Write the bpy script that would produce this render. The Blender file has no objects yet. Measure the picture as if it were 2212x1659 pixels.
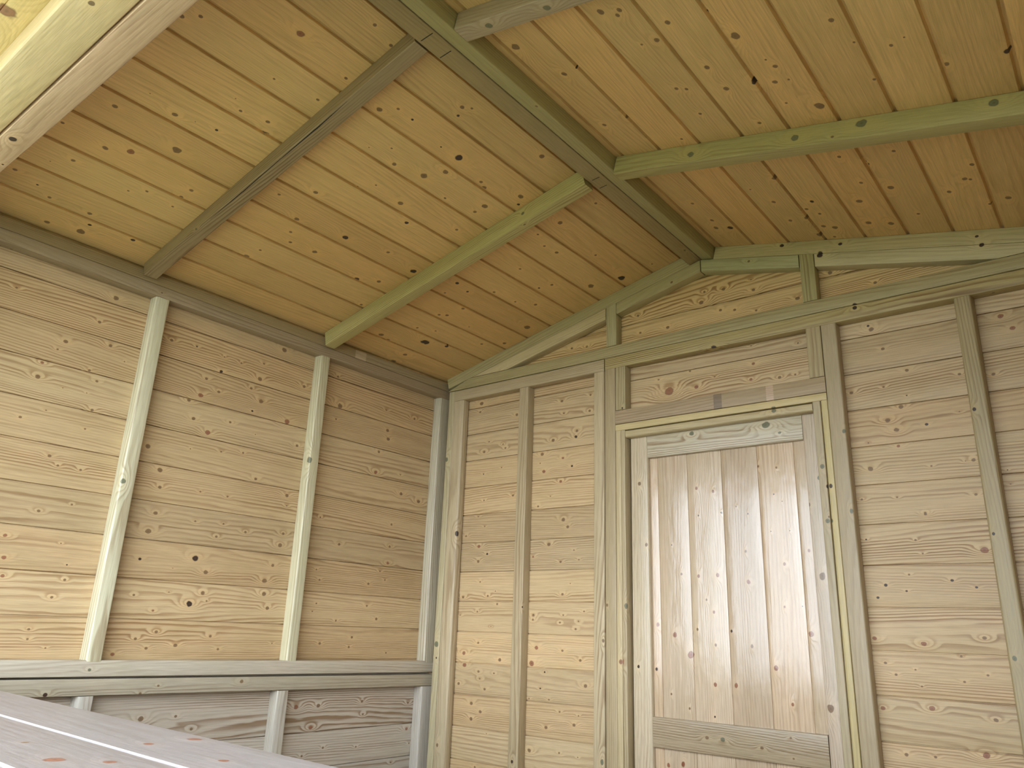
import bpy, math, random
from mathutils import Vector, Matrix

# ------------------------------------------------------------------ camera, light, exposure
S = bpy.context.scene
COL = S.collection
cam_d = bpy.data.cameras.new('camera'); cam = bpy.data.objects.new('camera', cam_d); COL.objects.link(cam)
cam_d.sensor_fit = 'HORIZONTAL'; cam_d.sensor_width = 36.0; cam_d.lens = 27.0846
cam_d.clip_start = 0.01
_r = Vector((0.78189767, 0.62245375, 0.03445764))      # right
_d = Vector((-0.16468947, 0.2595528, -0.95158274))     # down
_f = Vector((-0.60125983, 0.73836554, 0.30545532))     # forward
M = Matrix.Identity(4)
for i in range(3):
    M[i][0] = _r[i]; M[i][1] = -_d[i]; M[i][2] = -_f[i]
M[0][3], M[1][3], M[2][3] = 2.33847, -2.39394, 1.08884
cam.matrix_world = M
S.camera = cam

W = bpy.data.worlds.new('overcast_sky'); S.world = W; W.use_nodes = True
nt = W.node_tree; nt.nodes.clear()
wo = nt.nodes.new('ShaderNodeOutputWorld'); bg = nt.nodes.new('ShaderNodeBackground')
tc = nt.nodes.new('ShaderNodeTexCoord'); sx = nt.nodes.new('ShaderNodeSeparateXYZ'); rp = nt.nodes.new('ShaderNodeValToRGB')
rp.color_ramp.elements[0].position = 0.0; rp.color_ramp.elements[0].color = (0.85, 0.92, 1.0, 1)
rp.color_ramp.elements[1].position = 1.0; rp.color_ramp.elements[1].color = (0.62, 0.78, 1.0, 1)
nt.links.new(tc.outputs['Generated'], sx.inputs[0]); nt.links.new(sx.outputs['Z'], rp.inputs[0])
nt.links.new(rp.outputs[0], bg.inputs[0]); nt.links.new(bg.outputs[0], wo.inputs[0])
# a broad brighter patch added to the sky, front right, to light the left wall
vd = nt.nodes.new('ShaderNodeVectorMath'); vd.operation = 'DOT_PRODUCT'; vd.inputs[1].default_value = Vector((0.50, -0.80, 0.45)).normalized()
mr = nt.nodes.new('ShaderNodeMapRange'); mr.interpolation_type = 'SMOOTHSTEP'
for i, x in ((1, 0.6), (2, 0.98), (3, 1.0), (4, 2.6)): mr.inputs[i].default_value = x
nt.links.new(tc.outputs['Generated'], vd.inputs[0]); nt.links.new(vd.outputs['Value'], mr.inputs[0]); nt.links.new(mr.outputs[0], bg.inputs[1])


# the daylight portal in the serving hatch (guides the sky light, gives off none itself)
pl = bpy.data.lights.new('hatch_portal', 'AREA'); pl.shape = 'RECTANGLE'; pl.size = 2.3; pl.size_y = 1.1
pl.cycles.is_portal = True
po = bpy.data.objects.new('hatch_portal', pl); COL.objects.link(po)
po.location = (1.285, -2.12, 1.49); po.rotation_euler = (math.radians(90), 0, 0)

S.view_settings.view_transform = 'Standard'; S.view_settings.look = 'None'
S.view_settings.gamma = 1.0; S.view_settings.use_curve_mapping = False
S.view_settings.exposure = 2.5
S.cycles.max_bounces = 7; S.cycles.diffuse_bounces = 6; S.cycles.glossy_bounces = 3
S.cycles.use_adaptive_sampling = True; S.cycles.adaptive_threshold = 0.04; S.cycles.adaptive_min_samples = 16
S.cycles.use_denoising = True
S.cycles.sample_clamp_indirect = 8.0
KNOTS = {
 'RL': '893,-1808,51,0 919,-1780,44,0 1029,-1601,85,1 887,-1566,29,0 906,-1451,40,0 777,-1597,17,0 767,-1497,55,0 730,-1476,70,0 752,-1566,35,0 659,-1749,13,0 638,-1675,62,0 650,-1626,13,0 660,-1573,37,2 570,-1788,60,0 535,-1608,105,0 429,-1739,65,0 457,-1688,85,1 337,-1776,52,0 299,-1815,19,0 443,-1851,39,0 334,-1501,32,0 384,-1505,53,0 347,-1584,41,0 425,-1499,52,0 318,-1621,31,0 195,-1801,30,2 166,-1758,41,0 167,-1652,54,0 122,-1629,50,2 79,-1635,101,0 63,-1719,65,0 131,-1508,58,2 216,-1864,48,0 636,-1239,66,0 509,-1207,70,0 448,-1182,48,0 407,-1153,49,0 415,-1064,77,0 318,-1199,37,0 267,-1211,76,0 563,-1311,43,0 1161,-1495,46,0 1146,-1431,40,0 1003,-1444,38,0 1133,-1164,57,0 1148,-1142,38,0 1107,-1151,39,2 1004,-1032,107,2 1017,-1230,33,2 1018,-1283,42,0 985,-1317,69,0 888,-1054,99,0 940,-1018,77,0 970,-882,70,0 980,-907,46,0 991,-739,50,2 1018,-763,85,0 759,-1022,76,0 783,-795,52,0 862,-936,41,0 916,-814,86,0 879,-818,56,0 1167,-856,77,0 532,-1038,87,2 559,-882,53,0 706,-943,62,2 726,-1159,22,0 770,-1130,33,0 1157,-551,45,0 939,-567,41,0 1025,-559,80,0 915,-498,50,0 921,-434,66,0 1002,-309,45,0 999,-1101,26,2 868,-1246,20,0 906,-1198,30,0 866,-1151,63,0 385,-861,71,2 419,-792,65,0 537,-742,99,2 274,-742,46,0 730,-422,39,2 749,-303,48,2 779,-457,52,0 568,-497,47,2 627,-416,48,0 581,-568,68,2 512,-557,39,0 635,-300,42,0 671,-220,60,0 482,-425,66,0 792,-281,56,0 986,-104,133,2 882,-154,108,0 547,-109,119,0 413,-439,67,0 397,-465,50,0 281,-464,51,0 307,-389,44,0 144,-453,62,0 148,-492,70,0 249,-263,74,2 223,-359,160,2 409,-85,76,0 348,-158,56,0 34,-353,104,0 1,-201,90,2 162,-540,94,0 102,-353,84,0 1108,-92,32,0 407,-304,35,0',
 'RR': '1377,-1246,100,0 1425,-1111,68,0 1467,-1121,30,2 1471,-886,69,0 1393,-876,60,0 1474,-755,49,0 1630,-1272,75,0 1670,-1260,53,0 1657,-1248,50,0 1743,-1185,61,0 1694,-1142,61,0 1656,-1141,31,0 1650,-963,50,0 1556,-747,42,0 1830,-1178,47,2 1850,-1093,98,0 1752,-1014,64,0 1757,-922,62,0 1671,-953,50,0 1655,-844,43,0 1773,-759,47,0 1878,-994,26,0 1888,-965,52,0 1867,-909,59,0 1897,-909,27,0 1826,-924,83,2 1925,-785,114,0 1861,-822,34,0 2036,-1068,59,0 2055,-986,27,0 2058,-848,34,0 2115,-951,38,0 2142,-967,26,0 2195,-853,55,0 2298,-858,73,2 1643,-588,37,0 1682,-587,48,0 1898,-545,55,0 1951,-490,56,2 1910,-393,54,0 1877,-285,90,0 2024,-538,47,0 1973,-348,89,0 2100,-290,69,0 2172,-425,62,0 2145,-353,76,0 2157,-348,43,0 2222,-225,73,0 1650,-334,63,0 1616,-427,34,0 1707,-475,89,0 1652,-199,67,0 1706,-207,87,0 1754,-312,67,2 1724,-267,56,0 1750,-228,56,0 1733,-139,74,0 1763,-124,88,0 1863,-140,83,0 1920,-123,82,0 1403,-191,83,0 1450,-182,98,2 1409,-379,61,0 1416,-249,65,0 1742,-56,53,0 1703,-78,92,0 2178,-198,47,0 2003,-173,45,0',
 'FR': '624,-1984,2040,75,2 499,-1960,2040,30,2 1841,-714,2272,84,3 1994,-714,2247,101,3 2254,-714,2186,86,3 1565,-714,2335,87,3 1567,-40,2353,61,2 1752,-40,2303,57,2 2122,-40,2214,44,2 1687,-42,2280,79,2 2130,-42,2182,52,2 1426,-1415,2368,58,2 1409,-1379,2355,82,3 1566,-1374,2318,74,3 42,-1364,1469,77,3 42,-726,1655,106,3 42,-1356,953,41,3 42,-1456,893,54,2 42,-877,917,57,0 42,-1202,890,35,0 42,-742,1231,29,2 173,-42,1806,78,2 947,-42,1879,38,2 76,-42,1782,80,3 1775,-42,2075,58,2 1309,-42,2034,80,2 2051,-42,1708,48,2 1707,-42,1692,51,3 1707,-42,1454,53,3 1452,-42,2327,46,0 1501,-42,1785,66,3 1635,-42,1592,60,3 1654,-42,1531,50,2 164,-42,1462,89,2 119,-42,666,67,0 82,-42,1030,107,3 516,-42,1176,38,2 536,-42,914,30,2 485,-42,652,53,2 931,-42,1005,65,1 956,-42,1183,77,3 858,-42,694,74,3 2051,-42,1372,37,2 1637,-42,1430,58,3',
 'LW': '-1734,1957,34,0 -1501,1933,47,0 -1581,1845,53,0 -1457,1871,48,0 -1628,1766,43,1 -1631,1724,59,0 -1474,1753,37,0 -1561,1709,17,0 -1495,1711,18,0 -1407,1835,19,0 -1597,1816,31,0 -1500,1780,37,0 -1470,1665,45,0 -1591,1635,21,0 -1479,1606,27,0 -1650,1601,37,0 -1556,1511,42,0 -1468,1487,35,0 -1530,1488,30,0 -1553,1358,41,0 -1472,1387,26,0 -1187,1954,27,2 -1274,1948,47,0 -1086,1895,51,2 -937,1909,72,0 -749,1932,59,0 -930,1969,37,0 -1084,1948,29,0 -1018,1945,35,0 -1146,1795,76,1 -1085,1823,50,0 -920,1831,72,0 -802,1784,99,1 -949,1789,35,2 -1136,1855,44,0 -966,1867,47,0 -1157,1712,58,0 -1027,1730,50,0 -1101,1678,70,1 -1183,1768,53,0 -750,1706,50,0 -925,1710,23,0 -1289,1594,68,0 -1151,1613,26,0 -1043,1625,33,0 -962,1637,34,0 -1237,1528,69,0 -1229,1476,49,0 -1094,1483,31,0 -899,1558,46,0 -767,1521,60,0 -762,1485,30,0 -996,1482,33,0 -855,2045,83,0 -1468,2024,69,0 -573,1901,97,0 -588,1844,34,0 -599,2014,42,0 -1620,1284,46,1 -1611,1228,54,1 -1605,1181,46,1 -1479,1278,21,0 -1452,1222,21,2 -1450,1182,33,0 -1474,1134,41,0 -1514,1050,35,0 -1463,1003,24,0 -1512,1025,31,0 -1228,1396,58,0 -1241,1339,76,0 -1095,1388,36,0 -996,1392,32,0 -911,1375,44,0 -762,1387,53,0 -770,1347,70,0 -1015,1348,42,0 -1251,1256,42,2 -1075,1274,81,2 -1032,1235,67,0 -788,1276,52,0 -1144,1238,19,0 -813,1223,73,0 -1250,1152,32,0 -1144,1167,24,0 -1033,1170,56,0 -808,1180,67,0 -1071,1135,84,2 -1184,1111,37,1 -788,1135,56,0 -1015,1147,30,0 -1163,1050,47,0 -1223,1030,41,0 -1186,1004,41,0 -1096,1013,53,0 -985,1041,46,0 -951,1003,41,0 -1281,987,52,1 -753,1022,28,0 -1166,811,72,0 -1059,812,38,0 -1002,773,43,0 -625,818,80,1 -532,818,65,0 -553,748,64,1 -493,680,35,0 -580,661,40,0 -603,1277,31,0 -584,1242,37,0 -587,1160,31,0 -601,1132,24,0 -512,1376,52,0 -611,1464,32,0 -554,1024,42,0 -491,1104,38,0 -322,1858,60,0 -314,1823,75,0 -365,1676,72,1 -358,1761,58,0 -338,1941,38,0 -117,1595,70,0 -219,1612,68,0 -231,1689,30,0 -176,1942,56,0 -258,1481,44,0 -258,1394,50,0 -260,1330,57,1 -352,1244,47,0 -298,1295,35,0 -269,1263,35,0 -350,1162,47,0 -296,1116,47,0 -409,1047,45,0 -419,1013,38,0 -232,993,34,0 -332,824,51,0 -96,809,42,0 -323,779,38,0 -94,715,62,1 -343,671,31,0 -75,662,35,0 -164,603,33,0',
 'CT': '1520,-2040,76,1 1561,-2009,48,1 1477,-1928,51,1 1617,-1926,43,1 1473,-1872,64,1 1396,-2020,33,0',
 'BW': '218,1982,48,0 421,1940,60,0 224,2018,80,0 251,1803,54,0 353,1824,38,0 366,1806,37,0 276,1844,38,0 254,1708,30,2 350,1726,30,0 415,1607,50,0 263,1597,30,0 648,1963,56,0 782,1967,41,0 657,1912,35,0 777,1904,47,0 720,1833,54,0 715,1810,60,2 608,1809,62,0 656,1733,54,1 698,1697,46,2 566,1688,62,1 556,1759,63,0 547,1723,28,0 647,1642,53,1 600,1589,27,0 541,1554,41,0 1117,2172,57,0 1003,2176,46,0 1116,1926,144,1 1075,1977,37,0 692,2177,50,0 763,2169,49,0 994,2248,53,0 1440,2278,29,0 1338,2269,60,0 1446,2238,57,0 1267,2276,49,0 1252,2239,85,0 1592,2169,64,0 1324,2191,53,0 1375,2180,52,0 1451,2159,39,0 1832,2162,44,0 1702,2232,63,0 1425,2036,33,0 1581,2013,31,0 1429,1971,49,1 1417,1917,54,1 1222,1924,70,1 1513,1907,52,0 1564,1908,31,0 1290,1950,29,0 1199,1987,42,0 1797,2024,34,2 1831,1941,42,0 1805,2010,67,0 2142,1975,62,1 2165,1935,61,1 1889,1862,49,0 1821,1822,28,0 1880,1786,22,2 1729,1819,47,0 2022,1826,38,0 2103,1811,41,0 1821,1719,63,0 1842,1687,66,0 1922,1693,34,2 2008,1718,25,0 1861,1754,58,0 1842,1639,44,1 1760,1580,63,0 1920,1572,25,0 2024,1578,48,0 2005,1577,16,0 2018,1484,39,0 1822,1491,26,0 1727,1492,36,0 2099,1543,15,2 2101,1505,19,0 1889,1443,33,0 1761,1658,23,0 236,1533,37,0 273,1491,29,0 174,1456,45,0 292,1380,43,2 247,1412,65,1 247,1352,57,0 262,1272,35,0 174,1213,50,0 304,1218,42,0 343,1236,21,0 254,1158,42,0 355,1187,41,0 164,1144,29,0 327,1104,27,0 267,1042,54,0 194,1000,76,1 377,984,59,0 201,957,75,1 275,937,47,0 352,935,33,0 283,912,40,0 175,888,55,0 309,876,52,0 245,821,60,0 292,796,58,0 248,767,66,0 277,605,38,0 327,723,19,0 662,1495,65,0 682,1468,51,0 597,1406,59,0 711,1381,31,0 652,1340,44,0 733,1346,31,0 523,1362,46,1 663,1224,50,0 697,1262,25,0 721,1104,36,0 757,1165,30,0 734,1131,30,0 531,1149,51,0 530,1133,45,0 653,1125,31,0 667,1151,31,0 549,1035,75,1 666,1029,48,0 742,1000,47,0 528,979,87,1 589,953,36,2 571,897,30,2 765,918,63,0 609,862,36,0 657,826,35,0 737,820,28,0 719,789,51,0 599,770,53,0 520,859,31,0 658,695,34,0 735,690,22,0 529,689,65,0 1889,1439,37,0 1727,1376,22,2 1856,1369,25,0 1870,1332,24,0 2018,1336,76,1 1829,1276,25,0 1766,1248,38,2 1933,1259,35,2 1988,1241,30,2 1818,1232,24,2 1742,1214,33,2 1845,1095,59,1 1989,1114,48,0 1722,1105,54,1 1743,1042,36,0 1817,1028,23,0 1767,1013,32,0 1985,1024,29,0 1930,1005,30,0 1828,987,23,0 1930,1067,30,0 1725,925,52,1 1846,934,57,1 1988,919,46,0 1771,816,42,0 1956,835,71,1 1840,818,30,0',
 'DF': '1462,1751,124,3 1504,1720,45,3 1202,1756,74,3 1570,1486,61,0 1614,1564,52,3 1019,1387,56,0 981,992,43,2 1599,1275,89,0 1590,913,92,0 1472,827,30,0 1476,773,26,0 1215,801,52,0 1265,800,61,3 1385,791,44,0',
 'DB': '1203,1570,49,1 1262,1555,48,1 1479,1613,35,0 1465,1529,25,2 1490,1505,20,2 1339,1499,26,0 1420,1623,36,0 1285,1483,21,0 1105,1385,22,2 1138,1289,48,0 1107,1096,73,1 1089,915,31,0 1046,1127,54,1 1038,987,42,2 1072,706,59,1 1123,715,49,1 1206,1478,27,2 1288,1482,26,2 1377,1473,25,2 1199,1281,47,1 1265,1283,61,1 1223,1207,36,0 1247,1169,45,1 1188,1115,41,0 1248,1070,40,0 1241,952,58,1 1235,860,29,2 1162,1037,101,1 1151,877,30,0 1363,1356,40,0 1367,1261,59,1 1302,1113,39,2 1366,1071,47,0 1308,955,62,1 1448,1414,20,2 1507,1413,19,2 1483,1313,47,1 1474,1187,37,1 1527,1189,18,2 1435,1011,64,1 1478,914,44,1 1560,1351,42,1 1124,715,68,1 1547,1112,71,1',
}

# ------------------------------------------------------------------ wood material
def wood_material():
    m = bpy.data.materials.new('treated_pine'); m.use_nodes = True
    nt = m.node_tree; nt.nodes.clear(); N = nt.nodes.new; L = nt.links.new
    def sock(n, i, v):
        if hasattr(v, 'is_linked'): L(v, n.inputs[i])
        else: n.inputs[i].default_value = v
    def mth(op, a, b=0.0, c=None, clamp=False):
        n = N('ShaderNodeMath'); n.operation = op; n.use_clamp = clamp
        sock(n, 0, a); sock(n, 1, b)
        if c is not None: sock(n, 2, c)
        return n.outputs[0]
    def sep(v):
        n = N('ShaderNodeSeparateXYZ'); L(v, n.inputs[0]); return n.outputs
    def comb(x, y, z):
        n = N('ShaderNodeCombineXYZ'); sock(n, 0, x); sock(n, 1, y); sock(n, 2, z); return n.outputs[0]
    def attr(a):
        n = N('ShaderNodeAttribute'); n.attribute_name = a; return n
    def noise(vec, scale, detail=2.0, rough=0.5):
        n = N('ShaderNodeTexNoise'); L(vec, n.inputs['Vector']); n.inputs['Scale'].default_value = scale
        n.inputs['Detail'].default_value = detail; n.inputs['Roughness'].default_value = rough
        return n.outputs['Fac']
    def smooth(x, a, b, lo=0.0, hi=1.0):
        n = N('ShaderNodeMapRange'); n.interpolation_type = 'SMOOTHSTEP'
        sock(n, 0, x); sock(n, 1, a); sock(n, 2, b); sock(n, 3, lo); sock(n, 4, hi)
        return n.outputs[0]
    def mix(fac, a, b, mode='MIX'):
        n = N('ShaderNodeMix'); n.data_type = 'RGBA'; n.blend_type = mode
        sock(n, 0, fac)
        for i, v in ((6, a), (7, b)):
            if hasattr(v, 'is_linked'): L(v, n.inputs[i])
            else: n.inputs[i].default_value = (*v, 1)
        return n.outputs[2]
    uv = sep(attr('UVMap').outputs['Vector']); u, v = uv[0], uv[1]
    prm = sep(attr('prm').outputs['Vector']); seed, ringamp, rough = prm[0], prm[1], prm[2]
    tint = attr('tint').outputs['Vector']
    kt = sep(attr('kt').outputs['Vector'])
    # slow wander of the grain, different on every board
    sd = mth('MULTIPLY', seed, 17.3)
    big = noise(comb(mth('MULTIPLY', u, 0.55), mth('MULTIPLY', v, 6.5), sd), 1.0, 0.6, 0.4)
    small = noise(comb(mth('MULTIPLY', u, 6.0), mth('MULTIPLY', v, 55.0), sd), 1.0, 2.0, 0.5)
    wob = noise(comb(mth('MULTIPLY', u, 60.0), mth('MULTIPLY', v, 60.0), sd), 1.0, 1.0, 0.5)
    bump = 0.0; cores = []; halo = 0.0
    for i, a in enumerate(('k1', 'k2', 'k3')):
        k = sep(attr(a).outputs['Vector'])
        du = mth('MULTIPLY', mth('SUBTRACT', u, k[0]), 0.82)
        dv = mth('SUBTRACT', v, k[1])
        d = mth('SQRT', mth('ADD', mth('MULTIPLY', du, du), mth('MULTIPLY', dv, dv)))
        dr = mth('DIVIDE', d, k[2])                                  # in knot radii
        dw = mth('ADD', dr, mth('MULTIPLY', mth('SUBTRACT', wob, 0.5), 0.9))
        core = smooth(dw, 0.75, 1.1, 1.0, 0.0)
        # the halo is longer along the grain
        dl = mth('DIVIDE', mth('SQRT', mth('ADD', mth('MULTIPLY', mth('MULTIPLY', du, 0.6), mth('MULTIPLY', du, 0.6)), mth('MULTIPLY', dv, dv))), k[2])
        hh = smooth(dl, 1.0, 3.2, 1.0, 0.0)
        halo = mth('MAXIMUM', halo, hh)
        dq = mth('ADD', dl, mth('MULTIPLY', mth('SUBTRACT', small, 0.5), 1.6))
        g = mth('POWER', 2.718, mth('MULTIPLY', mth('MULTIPLY', dq, dq), -0.22))
        g = mth('MULTIPLY', g, smooth(dl, 3.0, 4.6, 1.0, 0.0))
        bump = mth('ADD', bump, mth('MULTIPLY', g, mth('MULTIPLY', k[2], 380.0)))
        cores.append((core, kt[i], dw))
    f = mth('ADD', mth('MULTIPLY', v, 95.0), mth('MULTIPLY', big, 19.0))
    f = mth('ADD', f, mth('MULTIPLY', small, 1.0))
    f = mth('ADD', f, bump)
    fr = mth('FRACT', mth('ADD', f, sd))
    ring = mth('MULTIPLY', smooth(fr, 0.30, 0.80), smooth(fr, 0.84, 1.0, 1.0, 0.0))   # soft earlywood, dark latewood edge
    ring = mth('MULTIPLY', ring, ringamp)
    mod = noise(comb(mth('MULTIPLY', u, 1.3), mth('MULTIPLY', v, 30.0), mth('ADD', sd, 9.0)), 1.0, 1.0, 0.5)
    ring = mth('MULTIPLY', ring, smooth(mod, 0.30, 0.66, 0.18, 1.15))
    fib = noise(comb(mth('MULTIPLY', u, 14.0), mth('MULTIPLY', v, 420.0), sd), 1.0, 2.0, 0.6)
    mott = noise(comb(mth('MULTIPLY', u, 5.0), mth('MULTIPLY', v, 16.0), mth('ADD', sd, 4.0)), 1.0, 3.0, 0.55)
    col = tint
    col = mix(mth('MULTIPLY', ring, 0.82), col, mix(1.0, tint, (0.52, 0.40, 0.30), 'MULTIPLY'))
    fv = mth('ADD', 0.70, mth('MULTIPLY', fib, 0.60))
    col = mix(1.0, col, comb(fv, fv, fv), 'MULTIPLY')
    # uneven uptake of the green pressure treatment
    col = mix(mth('MULTIPLY', smooth(mott, 0.42, 0.72), 0.33), col, mix(1.0, col, (0.88, 0.87, 0.76), 'MULTIPLY'))
    col = mix(mth('MULTIPLY', smooth(mott, 0.30, 0.52, 1.0, 0.0), 0.22), col, mix(1.0, col, (1.08, 0.98, 0.92), 'MULTIPLY'))
    col = mix(mth('MULTIPLY', halo, 0.30), col, mix(1.0, tint, (1.25, 1.18, 1.08), 'MULTIPLY'))
    for core, t, dw in cores:
        red = mth('MULTIPLY', smooth(t, 0.5, 0.9), smooth(t, 1.1, 1.5, 1.0, 0.0))
        blk = mth('MULTIPLY', smooth(t, 1.5, 1.9), smooth(t, 2.1, 2.5, 1.0, 0.0))
        grn = smooth(t, 2.5, 2.9)
        kc = mix(red, (0.17, 0.095, 0.042), (0.25, 0.085, 0.042))
        kc = mix(blk, kc, (0.035, 0.020, 0.014))
        kc = mix(grn, kc, (0.105, 0.125, 0.075))
        kc = mix(smooth(dw, 0.0, 0.45, 0.55, 0.0), kc, (0.07, 0.03, 0.015))
        kc = mix(smooth(dw, 0.62, 0.85, 0.0, 0.5), kc, (0.07, 0.035, 0.018))
        col = mix(mth('MULTIPLY', core, mth('ADD', 0.86, mth('MULTIPLY', blk, 0.12))), col, kc)
    bs = N('ShaderNodeBsdfPrincipled'); L(col, bs.inputs['Base Color'])
    rr = mth('ADD', rough, mth('MULTIPLY', mth('SUBTRACT', fib, 0.5), 0.25)); L(rr, bs.inputs['Roughness'])
    L(smooth(rough, 0.17, 0.36, 0.95, 0.42), bs.inputs['Specular IOR Level'])
    hgt = mth('ADD', mth('MULTIPLY', ring, -0.35), mth('MULTIPLY', fib, 0.25))
    hgt = mth('ADD', hgt, mth('MULTIPLY', mott, 3.4))
    hgt = mth('ADD', hgt, mth('MULTIPLY', bump, 0.35))
    bp = N('ShaderNodeBump'); bp.inputs['Strength'].default_value = 0.55; bp.inputs['Distance'].default_value = 0.0012
    L(hgt, bp.inputs['Height']); L(bp.outputs[0], bs.inputs['Normal'])
    out = N('ShaderNodeOutputMaterial'); L(bs.outputs[0], out.inputs[0])
    return m
WOOD = wood_material()
def plain(name, col, rough=0.6, metal=0.0):
    m = bpy.data.materials.new(name); m.use_nodes = True
    b = m.node_tree.nodes['Principled BSDF']; b.inputs['Base Color'].default_value = (*col, 1)
    b.inputs['Roughness'].default_value = rough; b.inputs['Metallic'].default_value = metal
    return m
PENCIL = plain('pencil_black', (0.012, 0.010, 0.010), 0.8)
STEEL = plain('zinc_steel', (0.45, 0.44, 0.42), 0.35, 1.0)
def grass_mat():
    m = bpy.data.materials.new('lawn_green'); m.use_nodes = True
    nt = m.node_tree; b = nt.nodes['Principled BSDF']; b.inputs['Roughness'].default_value = 0.9
    n = nt.nodes.new('ShaderNodeTexNoise'); n.inputs['Scale'].default_value = 9.0; n.inputs['Detail'].default_value = 6
    r = nt.nodes.new('ShaderNodeValToRGB'); r.color_ramp.elements[0].color = (0.21, 0.22, 0.10, 1); r.color_ramp.elements[1].color = (0.34, 0.33, 0.19, 1)
    nt.links.new(n.outputs['Fac'], r.inputs[0]); nt.links.new(r.outputs[0], b.inputs['Base Color'])
    return m
GRASS = grass_mat()

# tints (linear) of the pine itself
CLAD = (0.500, 0.366, 0.200); ROOF = (0.650, 0.440, 0.185); FRAME = (0.520, 0.425, 0.290)
GREEN = (0.440, 0.385, 0.195); DOORB = (0.530, 0.405, 0.270); PALE = (0.620, 0.540, 0.330)
BROWN = (0.330, 0.250, 0.135); COUNTER = (0.270, 0.228, 0.205)

# ------------------------------------------------------------------ mesh building
rng = random.Random(11)
def sheet(mb, a, b, c, d, tint=(.2, .15, .09)):  # dark unseen sheet, added behind boards to stop light leaking through
    mb.face([mb.add_v(p) for p in (a, b, c, d)], [(0, 0), (1, 0), (1, 1), (0, 1)], (), (1, 0, .9), tint)
class MB:
    def __init__(s): s.v = []; s.f = []; s.uv = []; s.a = []
    def add_v(s, p): s.v.append(tuple(p)); return len(s.v) - 1
    def face(s, idx, uvs, kn, prm, tint):
        s.f.append(idx); s.uv.extend(uvs)
        if kn:
            cu = sum(q[0] for q in uvs) / len(uvs); cv = sum(q[1] for q in uvs) / len(uvs)
            hu = max(abs(q[0] - cu) for q in uvs); hv = max(abs(q[1] - cv) for q in uvs)
            c = []
            for k in kn:
                d = math.hypot(max(0, abs(k[0] - cu) - hu), max(0, abs(k[1] - cv) - hv))
                if d < 7.7 * k[2]: c.append((d / k[2] + 0.15 * math.hypot(k[0] - cu, k[1] - cv) / k[2], k))
            c.sort(key=lambda t: t[0]); c = [t[1] for t in c[:3]]
        else: c = []
        while len(c) < 3: c.append((900.0, 900.0, 0.004, 0))
        s.a.append((c, prm, tint))
    def build(s, name, parent=None, mat=None, sharp=28):
        me = bpy.data.meshes.new(name); me.from_pydata(s.v, [], s.f)
        ul = me.uv_layers.new(name='UVMap')
        ul.data.foreach_set('uv', [c for q in s.uv for c in q])
        def fa(n, fn):
            at = me.attributes.new(n, 'FLOAT_VECTOR', 'FACE')
            at.data.foreach_set('vector', [float(c) for r in s.a for c in fn(r)])
        for i in range(3): fa('k%d' % (i + 1), lambda r, i=i: r[0][i][:3])
        fa('kt', lambda r: [k[3] for k in r[0]]); fa('prm', lambda r: r[1]); fa('tint', lambda r: r[2])
        me.materials.append(mat or WOOD)
        me.shade_smooth(); me.set_sharp_from_angle(angle=math.radians(sharp))
        me.validate()
        o = bpy.data.objects.new(name, me); COL.objects.link(o)
        if parent: o.parent = parent
        return o

def parse(s, f):
    out = []
    for e in s.split():
        q = [int(x) for x in e.split(',')]; out.append(f(q))
    return out

def vary(t, r, amt=0.07):
    k = 1 + r.uniform(-amt, amt); w = r.uniform(-amt * .3, amt * .3)
    return (t[0] * k * (1 + w), t[1] * k, t[2] * k * (1 - w))

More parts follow.
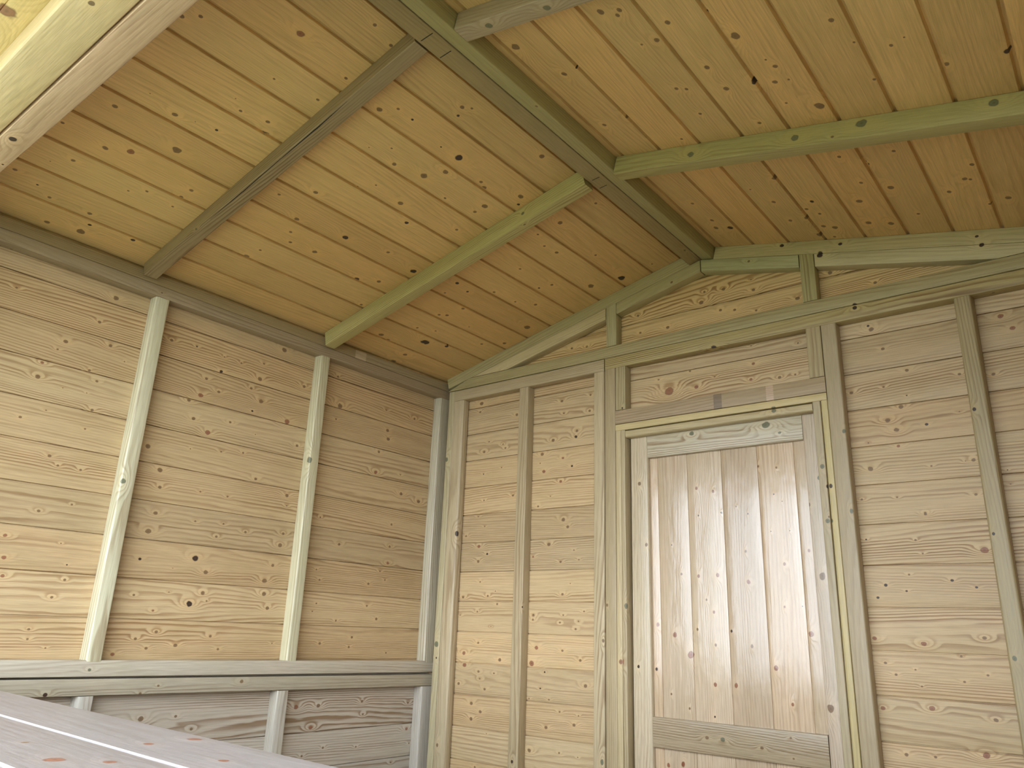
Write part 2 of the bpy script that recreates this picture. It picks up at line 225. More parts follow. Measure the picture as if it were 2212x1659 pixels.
def board(mb, O, U, V, Nn, u0, u1, v0, v1, tint, knots=(), prof='lap', thick=0.012, ring=0.8, rough=0.5, cell=0.05, vtop=None, vs=1.0, r=None, end='plain'):
    """one plank: O + U*u + V*v, face looking along Nn; v1 side is the upper edge"""
    r = r or rng
    O, U, V, Nn = Vector(O), Vector(U), Vector(V), Vector(Nn)
    seed = r.random() * 9.0; tint = vary(tint, r, .10); prm = (seed, ring * r.uniform(.65, 1.2), rough)
    w = v1 - v0
    if prof == 'lap':      # shiplap: lower edge rolls back a little, fine shadow line
        P = [(0, -thick), (0, -0.0090), (0.0026, -0.0090), (0.0034, -0.0030), (0.10 * w, -0.0016), (0.26 * w, -0.0003), (0.5 * w, 0), (w - 0.0018, 0), (w - 0.0002, -0.0014), (w, -0.0020), (w, -thick)]
    elif prof == 'groove': # matchboard: open rebate along one edge
        P = [(0, -thick), (0, -0.0085), (0.0070, -0.0085), (0.0080, -0.0060), (0.0100, -0.0006), (0.012, 0), (0.5 * w, 0), (w - 0.0015, 0), (w - 0.0005, -0.0012), (w - 0.0005, -thick)]
    elif prof == 'vee2':
        P = [(0, -thick), (0, -0.0045), (0.0016, -0.0022)] + [(w * q, -0.0018 * (2 * q - 1) ** 2 + 0.0004 * math.sin(q * 11)) for q in (.06, .2, .35, .5, .65, .8, .94)] + [(w - 0.0008, -0.0024), (w, -0.0045), (w, -thick)]
    elif prof == 'vee':
        P = [(0, -thick), (0, -0.004), (0.004, 0), (0.5 * w, 0), (w - 0.004, 0), (w, -0.004), (w, -thick)]
    else:
        P = [(0, -thick), (0, -0.0015), (0.0015, 0), (0.5 * w, 0), (w - 0.0015, 0), (w, -0.0015), (w, -thick)]
    n = max(1, int(math.ceil((u1 - u0) / cell))); rows = []
    kn = [k for k in knots if u0 - .05 < k[0] < u1 + .05 and v0 - .03 < k[1] < v1 + .03]
    for i in range(n + 1):
        u = u0 + (u1 - u0) * i / n; row = []
        top = vtop(u) if vtop else 1e9
        for pv, pd in P:
            vv = min(v0 + pv, top)
            row.append((mb.add_v(O + U * u + V * vv + Nn * pd), u, vv * vs))
        rows.append(row)
    m = len(P)
    # orientation: want outward normal Nn
    flip = U.cross(V).dot(Nn) < 0
    for i in range(n):
        for j in range(m - 1):
            a, b, c, d = rows[i][j], rows[i + 1][j], rows[i + 1][j + 1], rows[i][j + 1]
            if vtop and abs(a[2] - d[2]) + abs(b[2] - c[2]) < 1e-9: continue
            q = [a, b, c, d]
            if flip: q.reverse()
            mb.face([t[0] for t in q], [(t[1], t[2]) for t in q], kn, prm, tint)
    for i in range(n):   # back
        a, b, c, d = rows[i][0], rows[i][m - 1], rows[i + 1][m - 1], rows[i + 1][0]
        q = [a, b, c, d]
        if flip: q.reverse()
        mb.face([t[0] for t in q], [(t[1], t[2] + .3) for t in q], (), prm, tint)
    for i, fl in ((0, True), (n, False)):
        q = list(rows[i])
        if fl != flip: q.reverse()
        mb.face([t[0] for t in q], [(t[1], t[2]) for t in q], (), prm, tint)

FR = []
def timber_mb(mb, A, L, X, Wd, w, Dd, d, tint, ch=0.003, sh0=(0, 0), sh1=(0, 0), ring=0.7, rough=0.42, knots=None, nrand=1.5, r=None, twist=0.0, bow=0.0006, bev=None):
    """sawn batten: starts at A, runs L along X, section w along Wd and d along Dd, eased edges"""
    r = r or rng
    A, X, Wd, Dd = Vector(A), Vector(X).normalized(), Vector(Wd).normalized(), Vector(Dd).normalized()
    seed = r.random() * 9.0; tint = vary(tint, r, .05); prm = (seed, ring * r.uniform(.7, 1.2), rough)
    cs = bev or (ch, ch, ch, ch); pts = []
    cen = [(cs[0], cs[0]), (w - cs[1], cs[1]), (w - cs[2], d - cs[2]), (cs[3], d - cs[3])]
    for q, (ca, cb) in enumerate(cen):
        for k in range(4):
            an = math.pi + q * math.pi / 2 + k * math.pi / 6
            pts.append((ca + cs[q] * math.cos(an), cb + cs[q] * math.sin(an)))
    per = [0.0]
    for i in range(len(pts)):
        a, b = pts[i], pts[(i + 1) % len(pts)]; per.append(per[-1] + math.hypot(a[0] - b[0], a[1] - b[1]))
    tot = per[-1]
    def percoord(a, b):
        best = None
        for i in range(len(pts)):
            p, q = pts[i], pts[(i + 1) % len(pts)]; e = (q[0] - p[0], q[1] - p[1]); l2 = e[0] ** 2 + e[1] ** 2 or 1e-12
            t = max(0, min(1, ((a - p[0]) * e[0] + (b - p[1]) * e[1]) / l2))
            dd = math.hypot(p[0] + e[0] * t - a, p[1] + e[1] * t - b)
            if best is None or dd < best[0]: best = (dd, per[i] + t * math.sqrt(l2))
        return best
    kn = []
    for K in FR:
        rel = Vector(K[:3]) - A; s_, a_, b_ = rel.dot(X), rel.dot(Wd), rel.dot(Dd)
        if -0.01 < s_ < L + 0.01 and -.012 < a_ < w + .012 and -.012 < b_ < d + .012:
            dd, pc = percoord(a_, b_)
            if dd < .012: kn += [(s_, pc, min(K[3], .011), K[4]), (s_, pc - tot, K[3], K[4]), (s_, pc + tot, K[3], K[4])]
    for _ in range(int(L * nrand + r.random())):
        rr = r.uniform(.003, .006)
        kn.append((r.uniform(.05, max(.06, L - .05)), r.uniform(0, tot), rr, r.choice((0, 0, 0, 2, 3))))
    n = max(1, int(math.ceil(L / 0.07))); rows = []
    ph = r.random() * 6
    for i in range(n + 1):
        s_ = L * i / n; row = []; t = i / n; ang = twist * (t - .5)
        off = bow * math.sin(s_ * 3.1 + ph)
        for j, (a, b) in enumerate(pts):
            aa = (a - w / 2) * math.cos(ang) - (b - d / 2) * math.sin(ang) + w / 2
            bb = (a - w / 2) * math.sin(ang) + (b - d / 2) * math.cos(ang) + d / 2
            ss = s_
            if i == 0: ss += sh0[0] * a + sh0[1] * b
            if i == n: ss += sh1[0] * a + sh1[1] * b
            if n > 1 and 0 < i < n:
                lo = sh0[0] * a + sh0[1] * b; hi = L + sh1[0] * a + sh1[1] * b
                ss = lo + (hi - lo) * t
            row.append((mb.add_v(A + X * ss + Wd * (aa + off) + Dd * bb), ss))
        rows.append(row)
    m = len(pts); flip = X.dot(Wd.cross(Dd)) > 0
    for i in range(n):
        for j in range(m):
            j2 = (j + 1) % m
            q = [(rows[i][j], per[j]), (rows[i + 1][j], per[j]), (rows[i + 1][j2], per[j + 1]), (rows[i][j2], per[j + 1])]
            if flip: q.reverse()
            mb.face([t[0][0] for t in q], [(t[0][1], t[1]) for t in q], kn, prm, tint)
    for i, fl in ((0, False), (n, True)):
        q = list(range(m))
        if fl != flip: q.reverse()
        mb.face([rows[i][j][0] for j in q], [(pts[j][0] * .3, pts[j][1] * 3) for j in q], (), prm, (tint[0] * .8, tint[1] * .8, tint[2] * .8))

def meta(o, label, cat=None, group=None):
    o['label'] = label
    if cat: o['category'] = cat
    if group: o['group'] = group
    return o
def structure(o, label, cat):
    o['kind'] = 'structure'; o['label'] = label; o['category'] = cat; return o
def timber(name, label, cat, group, *a, parent=None, **k):
    mb = MB(); timber_mb(mb, *a, **k); o = mb.build(name, parent)
    if parent is None: meta(o, label, cat, group)
    elif label: o['label'] = label
    return o

XX, YY, ZZ = Vector((1, 0, 0)), Vector((0, 1, 0)), Vector((0, 0, 1))
Z0 = 2.0      # height of the seam datum above the floor
T = 0.042     # framing depth
def yv(name, label, cat, group, x0, x1, z0, z1, y0=-T, y1=0.0, tint=FRAME, **k):
    """vertical timber against the back wall (z relative to datum)"""
    tint = (tint[0] * .86, tint[1] * .83, tint[2] * .72)
    return timber(name, label, cat, group, (x0, y0, z0 + Z0), z1 - z0, ZZ, XX, x1 - x0, YY, y1 - y0, tint, **k)
def yh(name, label, cat, group, x0, x1, z0, z1, y0=-T, y1=0.0, tint=FRAME, **k):
    tint = (tint[0] * .90, tint[1] * .86, tint[2] * .76)
    return timber(name, label, cat, group, (x0, y0, z0 + Z0), x1 - x0, XX, YY, y1 - y0, ZZ, z1 - z0, tint, **k)

WID = 2.55; APX = 1.275; SL = 0.233; TH = math.atan(SL); CT_, ST_ = math.cos(TH), math.sin(TH)
def zroof(x): return Z0 + 0.136 + SL * (x if x < APX else WID - x)
YF = -2.02    # inner face of the front cladding

# knots read off the place: plane coordinates in mm, radius in 0.1 mm, kind
K2 = {n: parse(KNOTS[n], lambda q: (q[0] / 1000, q[1] / 1000, max(q[2] / 10000 * 1.0, .0016), q[3])) for n in ('BW', 'LW', 'DB', 'DF', 'RL', 'RR', 'CT')}
FR += parse(KNOTS['FR'], lambda q: (q[0] / 1000, q[1] / 1000, q[2] / 1000, q[3] / 10000, q[4]))
def rk(u0, u1, v0, v1, n, seed):
    r = random.Random(seed); return [(r.uniform(u0, u1), r.uniform(v0, v1), r.choice((.002, .003, .004, .006)), r.choice((0, 0, 1, 2))) for _ in range(n)]

# ------------------------------------------------------------------ cladding of the four walls
BW_ = 0.115
mb = MB(); kn = K2['BW'] + rk(.05, 2.5, .0, .65, 40, 3)
# left panel, over-door, right panel
def bands(z_hi, z_lo, dz):
    """(lo, hi) pairs of boards between the heights, seams on the 115 mm pitch offset dz"""
    out = []; k = int(math.floor((dz - z_hi) / BW_))
    while True:
        hi = dz - k * BW_; lo = hi - BW_
        a, b = max(lo, z_lo), min(hi, z_hi)
        if b - a > .004: out.append((a, b))
        if lo <= z_lo: break
        k += 1
    return out
for lo, hi in bands(0.085, -2.0, 0.0): board(mb, (0, 0, Z0), XX, ZZ, -YY, 0.0, 0.871, lo, hi, CLAD, [(k[0], k[1] - Z0, k[2], k[3]) for k in kn])
for lo, hi in bands(0.085, -0.195, -0.009): board(mb, (0, 0, Z0), XX, ZZ, -YY, 0.871, 1.69, lo, hi, CLAD, [(k[0], k[1] - Z0, k[2], k[3]) for k in kn], ring=1.1)
for lo, hi in bands(0.085, -2.0, -0.009): board(mb, (0, 0, Z0), XX, ZZ, -YY, 1.69, WID, lo, hi, CLAD, [(k[0], k[1] - Z0, k[2], k[3]) for k in kn], ring=1.0)
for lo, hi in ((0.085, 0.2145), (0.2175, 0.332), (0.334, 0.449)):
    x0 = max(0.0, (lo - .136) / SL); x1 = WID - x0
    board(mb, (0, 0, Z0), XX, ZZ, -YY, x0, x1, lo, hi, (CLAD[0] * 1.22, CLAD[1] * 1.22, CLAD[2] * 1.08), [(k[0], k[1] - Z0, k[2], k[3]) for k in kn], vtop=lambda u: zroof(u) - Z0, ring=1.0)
yb = .0135
sheet(mb, (0, yb, 0), (.94, yb, 0), (.94, yb, 2.13), (0, yb, 2.13)); sheet(mb, (1.63, yb, 0), (WID, yb, 0), (WID, yb, 2.13), (1.63, yb, 2.13))
sheet(mb, (.94, yb, 1.8), (1.63, yb, 1.8), (1.63, yb, 2.13), (.94, yb, 2.13)); sheet(mb, (0, yb, 2.13), (WID, yb, 2.13), (APX, yb, zroof(APX)), (APX - .001, yb, zroof(APX)))
for xa, xb, za, zb in ((.935, .985, 0, 1.80), (1.605, 1.66, 0, 1.80), (.935, 1.66, 1.755, 1.83)):   # dark sheets added behind the door edges, blocking sky in the gaps
    sheet(mb, (xa, .0215, za), (xb, .0215, za), (xb, .0215, zb), (xa, .0215, zb))
structure(mb.build('wall_back'), 'back gable wall of horizontal pine cladding boards around the door', 'wall')

mb = MB(); knl = [(k[0], k[1] - Z0, k[2], k[3]) for k in K2['LW']]
for lo, hi in bands(0.13, -1.069, 0.003): board(mb, (0, 0, Z0), YY, ZZ, XX, YF, 0.0, lo, hi, CLAD, knl)
for lo, hi in [(-1.268, -1.071)] + bands(-1.268, -2.0, -1.268): board(mb, (0, 0, Z0), YY, ZZ, XX, YF, 0.0, lo, hi, (.47, .415, .335), knl, ring=1.1)  # lower boards greyer: cool sky light put into their tint
sheet(mb, (-.0135, YF - .01, 0), (-.0135, .0135, 0), (-.0135, .0135, 2.13), (-.0135, YF - .01, 2.13))
structure(mb.build('wall_left'), 'left side wall of horizontal pine cladding boards', 'wall')
mb = MB(); knr = rk(YF, 0, -2, .1, 60, 5)
for lo, hi in bands(0.13, -2.0, 0.0): board(mb, (WID, 0, Z0), YY, ZZ, -XX, YF, 0.0, lo, hi, CLAD, knr, cell=.1)
sheet(mb, (WID + .0135, YF - .01, 0), (WID + .0135, .0135, 0), (WID + .0135, .0135, 2.13), (WID + .0135, YF - .01, 2.13))
structure(mb.build('wall_right'), 'right side wall of horizontal pine cladding boards', 'wall')
# front wall around the serving hatch
HX0, HX1, HZ0, HZ1 = 0.14, 2.46, -1.105, 0.040
mb = MB()
for lo, hi in bands(0.13, -2.0, 0.0):
    for x0, x1 in ((0.0, HX0), (HX1, WID)): board(mb, (0, YF, Z0), XX, ZZ, YY, x0, x1, lo, hi, CLAD, (), cell=.1)
for lo, hi in bands(HZ0, -2.0, 0.0): board(mb, (0, YF, Z0), XX, ZZ, YY, HX0, HX1, lo, hi, CLAD, (), cell=.1)
for lo, hi in ((0.112, 0.215), (0.215, 0.33), (0.33, 0.445)):
    x0 = max(0.0, (lo - .136) / SL); board(mb, (0, YF, Z0), XX, ZZ, YY, x0, WID - x0, lo, hi, CLAD, (), cell=.1, vtop=lambda u: zroof(u) - Z0)
structure(mb.build('wall_front'), 'front gable wall of pine cladding boards around the open serving hatch', 'wall')
mb = MB()
for i in range(18): board(mb, (0, 0, 0), XX, -YY, ZZ, 0.0, WID, i * .1125, (i + 1) * .1125, (.62, .58, .52), rk(0, 2.5, 0, 2, 30, 6), prof='vee', thick=.016, cell=.1)
structure(mb.build('floor'), 'tongue and groove pine floor of the shed', 'floor')
mb = MB(); g = mb
ids = [mb.add_v(p) for p in ((-14, -16, -.08), (16, -16, -.08), (16, 12, -.08), (-14, 12, -.08))]
mb.face(ids, [(0, 0), (1, 0), (1, 1), (0, 1)], (), (0, 0, .9), (1, 1, 1))
structure(mb.build('ground', mat=GRASS), 'short green lawn around the shed', 'ground')

# ------------------------------------------------------------------ ceiling: two slopes of grooved boards
UL, UR = Vector((CT_, 0, ST_)), Vector((-CT_, 0, ST_))
NL, NR = Vector((ST_, 0, -CT_)), Vector((-ST_, 0, -CT_))
YC0 = -2.13
def slope(O, Vd, Nn, seams, knots, mirror):
    mb = MB()
    for a, b in zip(seams[:-1], seams[1:]):
        board(mb, O, YY, Vd, Nn, YC0, 0.012, a / CT_, b / CT_, ROOF, knots, prof='groove', ring=0.30, rough=.55)
    Oq = Vector(O) - Nn * .0135; Le = APX / CT_
    sheet(mb, Oq + YY * YC0 - Vd * .1, Oq + YY * .0135 - Vd * .1, Oq + YY * .0135 + Vd * Le, Oq + YY * YC0 + Vd * Le)
    return mb
sl = [-0.10] + [0.0205 + .11722 * k for k in range(11)] + [APX]
sr = [-0.10, 0.0] + [WID - x for x in (2.428, 2.309, 2.190, 2.071, 1.952, 1.833, 1.714, 1.595, 1.476, 1.357)] + [APX]
structure(slope((0, 0, Z0 + .136), UL, NL, sl, [(k[1], k[0] / CT_, k[2], k[3]) for k in K2['RL']], 0).build('ceiling'), 'left roof slope of grooved pine boards seen from below', 'ceiling')
structure(slope((WID, 0, Z0 + .136), UR, NR, sr, [(k[1], (WID - k[0]) / CT_, k[2], k[3]) for k in K2['RR']], 1).build('ceiling'), 'right roof slope of grooved pine boards seen from below', 'ceiling')

# ------------------------------------------------------------------ roof battens
def slopeL(x, y, dep=0.0): return Vector((0, y, Z0 + .136)) + UL * (x / CT_) + NL * dep
def slopeR(x, y, dep=0.0): return Vector((WID, y, Z0 + .136)) + UR * ((WID - x) / CT_) + NR * dep
def rafter(side, label, x0, x1, y0, y1, dep, tint, name='rafter', cat='rafter', group=None, d0=0.0, **k):
    if side == 'L': A, B, N_ = slopeL(x0, y0, d0), slopeL(x1, y0, d0), NL
    else: A, B, N_ = slopeR(x1, y0, d0), slopeR(x0, y0, d0), NR
    return timber(name, label, cat, group, A, (B - A).length, B - A, YY, y1 - y0, N_, dep - d0, tint, **k)
rb1 = rafter('L', 'brown-green roof batten on the left slope, further from the back wall', 0.050, 1.215, -1.427, -1.384, .044, BROWN, ring=.8)
mb = MB()   # long drying split near its edge
pts = [(.40, 0), (.55, .0022), (.72, .0012), (.86, .0030), (.98, 0)]
for (xa, wa), (xb, wb) in zip(pts[:-1], pts[1:]):
    A, B = slopeL(xa, -1.4225, .0441), slopeL(xb, -1.4225 - .0005, .0441)
    ids = [mb.add_v(p) for p in (A, B, B + YY * (wb + .0004), A + YY * (wa + .0004))]; low = [mb.add_v(Vector(mb.v[i]) + NL * .0003) for i in ids]
    for fc in (ids[::-1], low, [ids[0], ids[1], low[1], low[0]], [ids[2], ids[3], low[3], low[2]]): mb.face(fc, [(0, 0)] * 4, (), (0, 0, .9), (1, 1, 1))
o = mb.build('split', rb1, PENCIL); o['label'] = 'long dark drying split'
rafter('L', 'bright lime-green roof batten on the left slope, nearest to the back wall', 0.050, 1.215, -.722, -.678, .058, (0.47, 0.42, 0.180), ring=.7)
rafter('R', 'short-looking greyish roof batten on the right slope at the top edge of the photo', 1.334, 2.50, -1.400, -1.352, .046, (0.40, .33, .22), ring=.5)
rafter('R', 'long green roof batten on the right slope with dark green knots', 1.334, 2.50, -.714, -.668, .054, (0.42, 0.37, 0.155), ring=.6)
rafter('L', 'end batten of the left roof slope lying along the top of the back gable', 0.050, 1.222, -.040, -.002, .047, GREEN, ring=.5)
rafter('R', 'end batten of the right roof slope lying along the top of the back gable', 1.334, 2.50, -.040, -.002, .047, GREEN, ring=.5)
rafter('L', 'end batten of the left roof slope above the serving hatch', 0.050, 1.215, -2.015, -1.975, .044, FRAME)
rafter('R', 'end batten of the right roof slope above the serving hatch', 1.334, 2.50, -2.015, -1.975, .044, FRAME)
def rlong(side, label, x0, x1, dep, tint, name, cat, **k):
    if side == 'L': A, Wd, N_ = slopeL(x0, YF + .0), UL, NL
    else: A, Wd, N_ = slopeR(x1, YF + .0), UR, NR
    return timber(name, label, cat, None, A, -YF - .001, YY, Wd, abs(x1 - x0) / CT_, N_, dep, tint, **k)
rl = rlong('L', 'left ridge batten marked with short black pencil lines', 1.219, 1.2645, .044, (0.345, 0.265, 0.125), 'ridge_batten', 'ridge beam', ring=.4)
rlong('R', 'right ridge batten with a shadowed outer side', 1.2860, 1.331, .044, (0.36, 0.315, 0.145), 'ridge_batten', 'ridge beam', ring=.4)
def eave(x0, label):
    mb = MB()
    for ya, yb, tn in ((YF, -.560, BROWN), (-.560, -.505, (.47, .37, .25)), (-.505, -.004, (.36, .285, .17))):
        timber_mb(mb, (x0, ya, Z0 + .0965), yb - ya, YY, XX, T, ZZ, .0345, tn, ring=.5, ch=.002, nrand=.8, bow=0)
    meta(mb.build('eave_batten'), label, 'batten')
eave(0, 'brown upper rail of the left wall directly under the roof boards, with a pale joint')
eave(WID - T, 'upper rail of the right wall directly under the roof boards')
# pencil strokes across the left ridge batten where the battens were set out
for yy, a, b in ((-1.418, .006, .040), (-1.352, .004, .036), (-.703, .012, .036), (-.655, .008, .032)):
    mb = MB(); A = slopeL(1.219, yy, .0441) + UL * a; B = A + UL * (b - a) + Vector((0, .004, 0))
    q = [A, B, B + YY * .0022, A + YY * .0018]; top = [mb.add_v(p) for p in q]; bot = [mb.add_v(p + NL * .0003) for p in q]
    for fc in ([top[3], top[2], top[1], top[0]], [bot[0], bot[1], bot[2], bot[3]], [top[0], top[1], bot[1], bot[0]], [top[1], top[2], bot[2], bot[1]], [top[2], top[3], bot[3], bot[2]], [top[3], top[0], bot[0], bot[3]]):
        mb.face(fc, [(0, 0)] * 4, (), (0, 0, .9), (1, 1, 1))
    o = mb.build('pencil_mark', rl, PENCIL); o['label'] = 'short black pencil line'

# ------------------------------------------------------------------ gable framing
yh('gable_tie', 'long horizontal tie rail across the foot of the back gable triangle', 'rail', None, 0.060, 2.490, 0.0865, 0.1305, tint=(0.415, 0.375, 0.215), sh0=(0, 2.9), sh1=(0, -2.9))
tb = 1 / SL
def grail(side, label, xa, xb, foot, tint):
    """rail under the end batten; vertical cuts, or a long cut where it meets the tie"""
    b0, d = .048, .045
    if side == 'L': A, B, N_, X = slopeL(xa, -T, b0), slopeL(xb, -T, b0), NL, UL
    else: A, B, N_, X = slopeR(xa, -T, b0), slopeR(xb, -T, b0), NR, UR
    return timber('gable_rail', label, 'rail', None, A, (B - A).length, X, YY, T, N_, d, tint, sh0=(0, (tb if foot else -SL)), sh1=(0, -SL), ring=.5)
grail('L', 'pale yellow sloping gable rail left of the left gable stud', .180, .866, True, (0.56, .475, .27))
grail('L', 'sloping gable rail between the left gable stud and the peak', .9140, 1.2625, False, GREEN)
# right hand rails run from the eave side up
timber('gable_rail', 'greenish sloping gable rail between the peak and the right gable stud', 'rail', None, slopeR(1.629, -T, .048), (slopeR(1.629, 0) - slopeR(1.2875, 0)).length, UR, YY, T, NR, .045, (0.43, .43, .235), sh0=(0, -SL), sh1=(0, -SL), ring=.5)
timber('gable_rail', 'pale sloping gable rail right of the right gable stud', 'rail', None, slopeR(WID - .18, -T, .048), (slopeR(WID - .18, 0) - slopeR(1.680, 0)).length, UR, YY, T, NR, .045, (0.53, .48, .28), sh0=(0, tb), sh1=(0, -SL), ring=.5)
def gstud(label, x0, x1, tint):
    ztop = zroof((x0 + x1) / 2) - Z0 - .0485 / CT_
    sg = SL if x1 < APX else -SL
    return timber('gable_stud', label, 'stud', None, (x0, -T, Z0 + .131), ztop - .131 - sg * (x1 - x0) / 2, ZZ, XX, x1 - x0, YY, T, tint, sh1=(sg, 0), nrand=0)
gstud('short upright stud in the gable left of the peak', .878, .922, (0.42, .385, .21))
gstud('short upright stud in the gable right of the peak', 1.621, 1.667, (0.40, .36, .17))

# ------------------------------------------------------------------ back wall framing
FL_ = -1.955
yv('corner_strip', 'narrow pale green filler strip in the back left corner', 'strip', None, .069, .1005, -2.0, .083, tint=(0.54, .48, .33), ring=.3)
yh('top_rail', 'top rail of the back wall panel left of the door', 'rail', None, .101, .869, .0360, .0835, tint=(0.49, .42, .29))
yv('wall_stud', 'corner stud at the left end of the back wall with dark oval knots', 'stud', None, .1015, .157, -2.0, .0355, tint=(0.52, .44, .32), bev=(.003, .012, .012, .003), nrand=.5)
yv('wall_stud', 'middle stud between the back left corner and the door', 'stud', None, .464, .510, -2.0, .0355, tint=(0.50, .42, .295), nrand=.5)
yv('wall_stud', 'whitish stud at the right edge of the back left panel, with a slanting knot', 'stud', None, .824, .8685, -2.0, .0355, tint=(0.54, .455, .325))
yh('top_rail', 'striped top rail running over the door to the right wall', 'rail', None, .873, 2.505, .0400, .0850, tint=(0.445, .385, .205), ring=1.0)
yv('wall_stud', 'full-height stud directly left of the door frame', 'stud', None, .8730, .9165, -2.0, .0395, tint=(0.47, .39, .26), ring=.5)
yv('door_head_stud', 'short stud above the door frame at its left end, with a black screw hole', 'stud', None, .9180, .9600, -.1265, .0395, tint=(0.465, .40, .255), nrand=0)
yv('door_head_stud', 'short stud above the door frame at its right end', 'stud', None, 1.6210, 1.6665, -.1265, .0395, tint=(0.455, .38, .24), nrand=0)
yv('wall_stud', 'wide smooth post directly right of the door frame', 'stud', None, 1.6680, 1.7135, -2.0, .0395, tint=(0.47, .39, .27), ring=.35, bev=(.003, .006, .006, .003))
yv('wall_stud', 'twisted stud with a waney edge at the right edge of the photo', 'stud', None, 2.040, 2.084, -2.0, .0395, tint=(0.45, .38, .235), twist=-.25, bev=(.008, .007, .004, .003))
yv('wall_stud', 'stud in the back right corner', 'stud', None, 2.461, 2.505, -2.0, .0395)
mb = MB()
for xa, xb, tn in ((.917, 1.300, (.37, .275, .165)), (1.300, 1.329, (.235, .18, .125)), (1.329, 1.480, (.38, .285, .17)), (1.480, 1.504, (.49, .36, .25)), (1.504, 1.6665, (.385, .29, .17))):
    timber_mb(mb, (xa, -T, Z0 - .1785), xb - xa, XX, YY, T, ZZ, .051, tn, ring=.4, ch=.002, nrand=0, bow=0)
meta(mb.build('door_header'), 'brown header rail above the door with a pale and a dark joint patch', 'rail')

# ------------------------------------------------------------------ door frame
yh('door_stop', 'pale yellow strip under the brown door header', 'strip', None, .917, 1.6665, -.2040, -.1800, y0=-T, tint=(0.62, .52, .30), ring=.2, nrand=0)
yh('door_stop', 'rounded inner bead along the top of the door with a dark green knot', 'strip', None, .9575, 1.6215, -.2330, -.2085, y0=-T, y1=-.014, tint=(0.51, .43, .27), bev=(.008, .003, .003, .003), ring=.4, nrand=0)
yv('door_jamb', 'thin pale outer jamb strip left of the door', 'strip', None, .917, .9385, -2.0, -.2045, tint=(0.57, .48, .32), ring=.3, nrand=.3)
yv('door_jamb', 'inner jamb strip left of the door, next to the dark gap', 'strip', None, .9395, .9565, -2.0, -.2045, tint=(0.49, .41, .28), nrand=.3)
yv('door_jamb', 'inner jamb strip right of the door with green-stained knots', 'strip', None, 1.6220, 1.6450, -2.0, -.2045, tint=(0.48, .41, .29), nrand=.3)
yv('door_jamb', 'pale yellow outer jamb strip right of the door', 'strip', None, 1.6460, 1.6665, -2.0, -.2045, tint=(0.60, .51, .29), ring=.25, nrand=.3, bev=(.007, .003, .003, .003))

# ------------------------------------------------------------------ door
door = bpy.data.objects.new('door_1', None); COL.objects.link(door); door.location = (1.28, 0.0, 0.0)
structure(door, 'ledged pine door of vertical boards with a top rail and a middle rail', 'door')
def child_fix(o): o.matrix_parent_inverse = Matrix.Translation(-door.location)
mb = MB(); kd = [(k[1] - Z0, k[0], k[2], k[3]) for k in K2['DB']] + rk(-1.95, -1.3, .97, 1.6, 18, 8)
for a, b in ((.962, 1.058), (1.058, 1.170), (1.170, 1.294), (1.294, 1.417), (1.417, 1.536), (1.536, 1.618)):
    board(mb, (0, .006, Z0), ZZ, XX, -YY, -1.975, -.224, a, b, DOORB, kd, prof='vee2', ring=.40, rough=.17, thick=.014)
o = mb.build('board_panel', door); child_fix(o)
def dpart(name, x0, x1, z0, z1, tint, horiz=False, label=None, **k):
    mb = MB()
    old = list(FR)
    for kk in K2['DF']: FR.append((kk[0], -.012, kk[1], kk[2], kk[3]))
    if horiz: timber_mb(mb, (x0, -.012, z0 + Z0), x1 - x0, XX, YY, .0175, ZZ, z1 - z0, tint, rough=.30, **k)
    else: timber_mb(mb, (x0, -.012, z0 + Z0), z1 - z0, ZZ, XX, x1 - x0, YY, .0175, tint, rough=.30, **k)
    FR[:] = old
    o = mb.build(name, door); child_fix(o)
    if label: o['label'] = label
    return o
dpart('stile', .9615, 1.0290, -1.975, -.2225, (0.56, .46, .31), bev=(.003, .008, .002, .002), ring=.5, nrand=.5)
dpart('stile', 1.5770, 1.6175, -1.975, -.2265, (0.53, .43, .31), ring=.4, nrand=.5)
dpart('top_rail', 1.0300, 1.5760, -.3100, -.2230, (0.53, .46, .33), True, ring=1.0, nrand=0, label='top rail with a blue-green stained knot')
dpart('middle_rail', 1.0300, 1.5760, -1.2450, -1.1560, (0.37, .295, .185), True, ring=.8, nrand=0, label='darker brown-green middle rail')
dpart('bottom_rail', 1.0300, 1.5760, -1.9700, -1.8800, FRAME, True, ring=.8)
# ------------------------------------------------------------------ left wall framing
def lv(name, label, cat, y0, y1, z0, z1, x1=T, tint=FRAME, lean=0.0, **k):
    X = Vector((0, lean, z1 - z0))
    return timber(name, label, cat, None, (0, y0, z0 + Z0), X.length, X, YY, y1 - y0, XX, x1, tint, **k)
def lh(name, label, cat, y0, y1, z0, z1, drop=0.0, tint=FRAME, x1=T, **k):
    X = Vector((0, y1 - y0, -drop))
    return timber(name, label, cat, None, (0, y0, z0 + Z0), X.length, X, XX, x1, ZZ, z1 - z0, tint, **k)
lh('wall_plate', 'dark brown top rail of the left wall under the eave', 'rail', YF, -.004, .0590, .0960, tint=(0.35, .275, .175), ring=.6)
lv('wall_stud', 'pale upright stud on the left wall, the nearer of the two, with a green knot', 'stud', -1.371, -1.328, -1.030, .0585, x1=.043, tint=(0.56, .53, .37), lean=.004, bev=(.003, .003, .004, .008), nrand=.2)
lv('wall_stud', 'upright stud on the left wall with a slanting knot, nearer to the back corner', 'stud', -.718, -.677, -1.036, .0585, x1=.042, tint=(0.54, .50, .33), bev=(.003, .003, .004, .008), nrand=.3)
lv('wall_stud', 'corner stud at the back end of the left wall above the middle rails', 'stud', -.066, -.006, -1.041, .0585, tint=(0.45, .41, .30), bev=(.003, .003, .004, .012), nrand=.5)
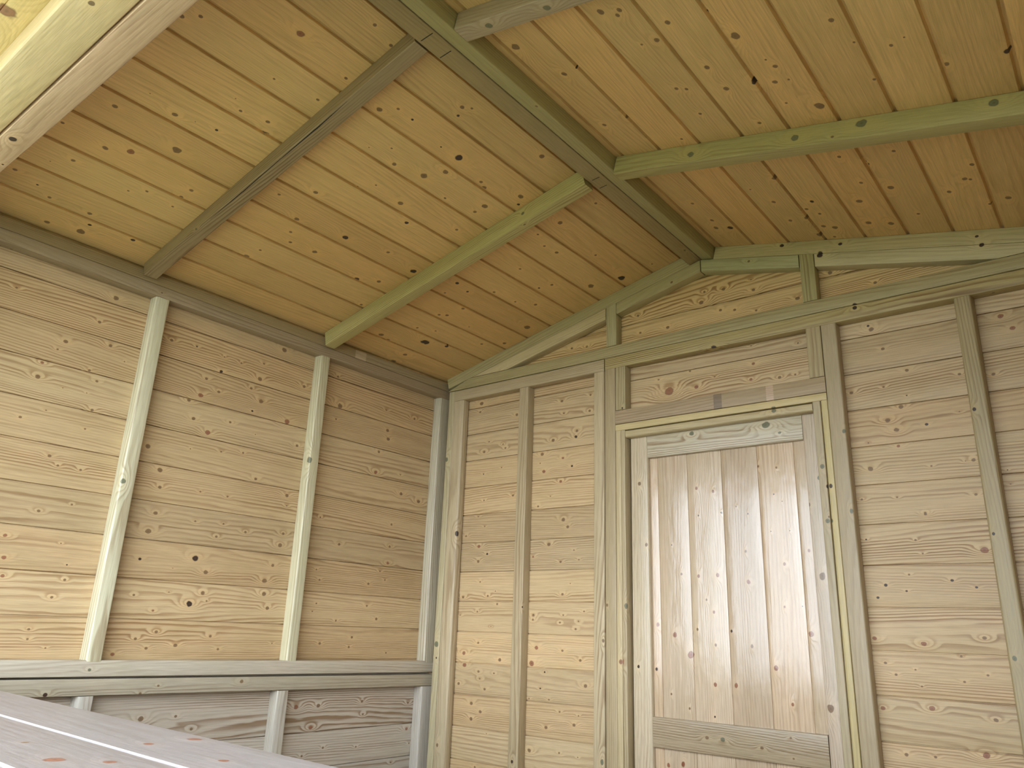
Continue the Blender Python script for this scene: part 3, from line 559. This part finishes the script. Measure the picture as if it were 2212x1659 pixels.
lv('wall_stud', 'stud at the front end of the left wall', 'stud', -2.015, -1.972, -1.030, .0585)
lh('middle_rail', 'grey-green middle rail of the left wall, the upper one of the pair', 'rail', YF, -.006, -1.065, -1.0220, drop=.013, tint=(0.47, .41, .31), rough=.4, ring=.5, nrand=.6)
lh('middle_rail', 'brown middle rail of the left wall with a black knot, lower of the pair', 'rail', YF, -.006, -1.1125, -1.0690, drop=.017, tint=(0.36, .32, .235), rough=.4, ring=.8, nrand=.6)
lv('lower_stud', 'pale short stud below the left wall rails, partly hidden by the counter', 'stud', -1.372, -1.330, -2.0, -1.1190, tint=(0.50, .47, .40), bev=(.003, .003, .004, .010), nrand=.3)  # lower studs greyed as well, cool light carried in the tint
lv('lower_stud', 'short grey stud below the left wall rails, midway along the wall', 'stud', -.738, -.694, -2.0, -1.1245, tint=(0.47, .44, .37), bev=(.003, .003, .004, .008), nrand=.6)
lv('lower_stud', 'grey corner stud below the left wall rails in the back corner', 'stud', -.068, -.006, -2.0, -1.1300, tint=(0.45, .42, .36), bev=(.003, .003, .004, .012), nrand=.5)
lv('lower_stud', 'short stud below the left wall rails in the front corner', 'stud', -2.015, -1.972, -2.0, -1.1140)
# right wall framing
timber('wall_plate', 'top rail of the right wall under the eave', 'rail', None, (WID - T, YF, Z0 + .059), -YF - .004, YY, XX, T, ZZ, .037, BROWN)
for yy, wn in ((-.72, 'stud on the right wall nearer to the back corner'), (-1.37, 'stud on the right wall nearer to the serving hatch')):
    timber('wall_stud', wn, 'stud', None, (WID - T, yy, 0), Z0 + .058, ZZ, YY, .043, XX, T, FRAME)

# ------------------------------------------------------------------ front wall, serving hatch, flap
timber('hatch_header', 'pinkish rail along the top of the serving hatch, with a dark knot', 'rail', None, (HX0, -2.004, Z0 + HZ1), HX1 - HX0, XX, YY, .054, ZZ, .043, (0.56, .39, .26), ring=1.0, rough=.55)
timber('hatch_sill', 'sill rail along the bottom of the serving hatch', 'rail', None, (HX0, YF + .002, Z0 + HZ0 - .044), HX1 - HX0, XX, YY, .044, ZZ, .043, FRAME)
timber('hatch_post', 'post at the left side of the serving hatch', 'post', None, (HX0 - .046, YF + .002, 0), Z0 + .083, ZZ, XX, .0455, YY, .044, FRAME)
timber('hatch_post', 'post at the right side of the serving hatch', 'post', None, (HX1 + .0005, YF + .002, 0), Z0 + .083, ZZ, XX, .040, YY, .044, FRAME)
# flap propped open above the hatch: thing with boards, rails, stays
flap = bpy.data.objects.new('hatch_flap', None); COL.objects.link(flap); flap.location = (1.3, -2.0075, Z0 + HZ1 + .001)
flap.rotation_euler = (math.radians(-2), 0, 0)
meta(flap, 'pale yellow board flap propped up outside above the serving hatch', 'flap')
mb = MB(); timber_mb(mb, (-1.2, -.078, 0), 2.4, XX, YY, .078, ZZ, .045, (0.68, .53, .31), ring=.25, rough=.5, bev=(.008, .005, .003, .003)); mb.build('flap_rail', flap)
mb = MB(); timber_mb(mb, (-1.2, -.72, 0), 2.4, XX, YY, .051, ZZ, .045, (0.66, .52, .30)); mb.build('flap_rail', flap)
for xx in (-1.2, -.02, 1.155):
    mb = MB(); timber_mb(mb, (xx, -.668, 0), .589, YY, XX, .045, ZZ, .045, (0.66, .52, .30)); mb.build('flap_rail', flap)
mb = MB(); kf = rk(-1.2, 1.2, -.7, 0, 10, 12) + [(-.357, -.112, .015, 1)]
for i in range(6): board(mb, (0, 0, .0455), XX, YY, -ZZ, -1.2, 1.2, -.72 + i * .12, -.60 + i * .12, (0.76, .56, .26), kf, prof='vee2', ring=.3)
mb.build('board_panel', flap)
# counter board fixed in the hatch, right under the camera
cnt = bpy.data.objects.new('bar_counter', None); COL.objects.link(cnt)
cnt.location = (1.2, -1.8405, Z0 - 1.0390); cnt.rotation_euler = (0, 0, math.atan2(-.041, .956))
meta(cnt, 'pinkish white grooved board counter in the bottom left corner of the photo', 'counter')
mb = MB(); kc = []
for k in K2['CT']:
    p = Vector((k[0] - 1.2, k[1] + 1.8405, 0)); p.rotate(Matrix.Rotation(-cnt.rotation_euler.z, 3, 'Z')); kc.append((p.x, p.y, k[2] * 1.2, k[3]))
kc += rk(-1, 1, -.55, 0, 14, 9)
for i in range(5): board(mb, (0, 0, 0), XX, YY, ZZ, -1.02, 1.06, -(i + 1) * .115, -i * .115, COUNTER, kc, prof='vee', thick=.018, ring=.25, rough=.42)
mb.build('counter_top', cnt)
for xx in (-.95, .0, .95):
    mb = MB(); timber_mb(mb, (xx, -.565, -.0605), .55, YY, XX, .044, ZZ, .042, FRAME); mb.build('batten', cnt)
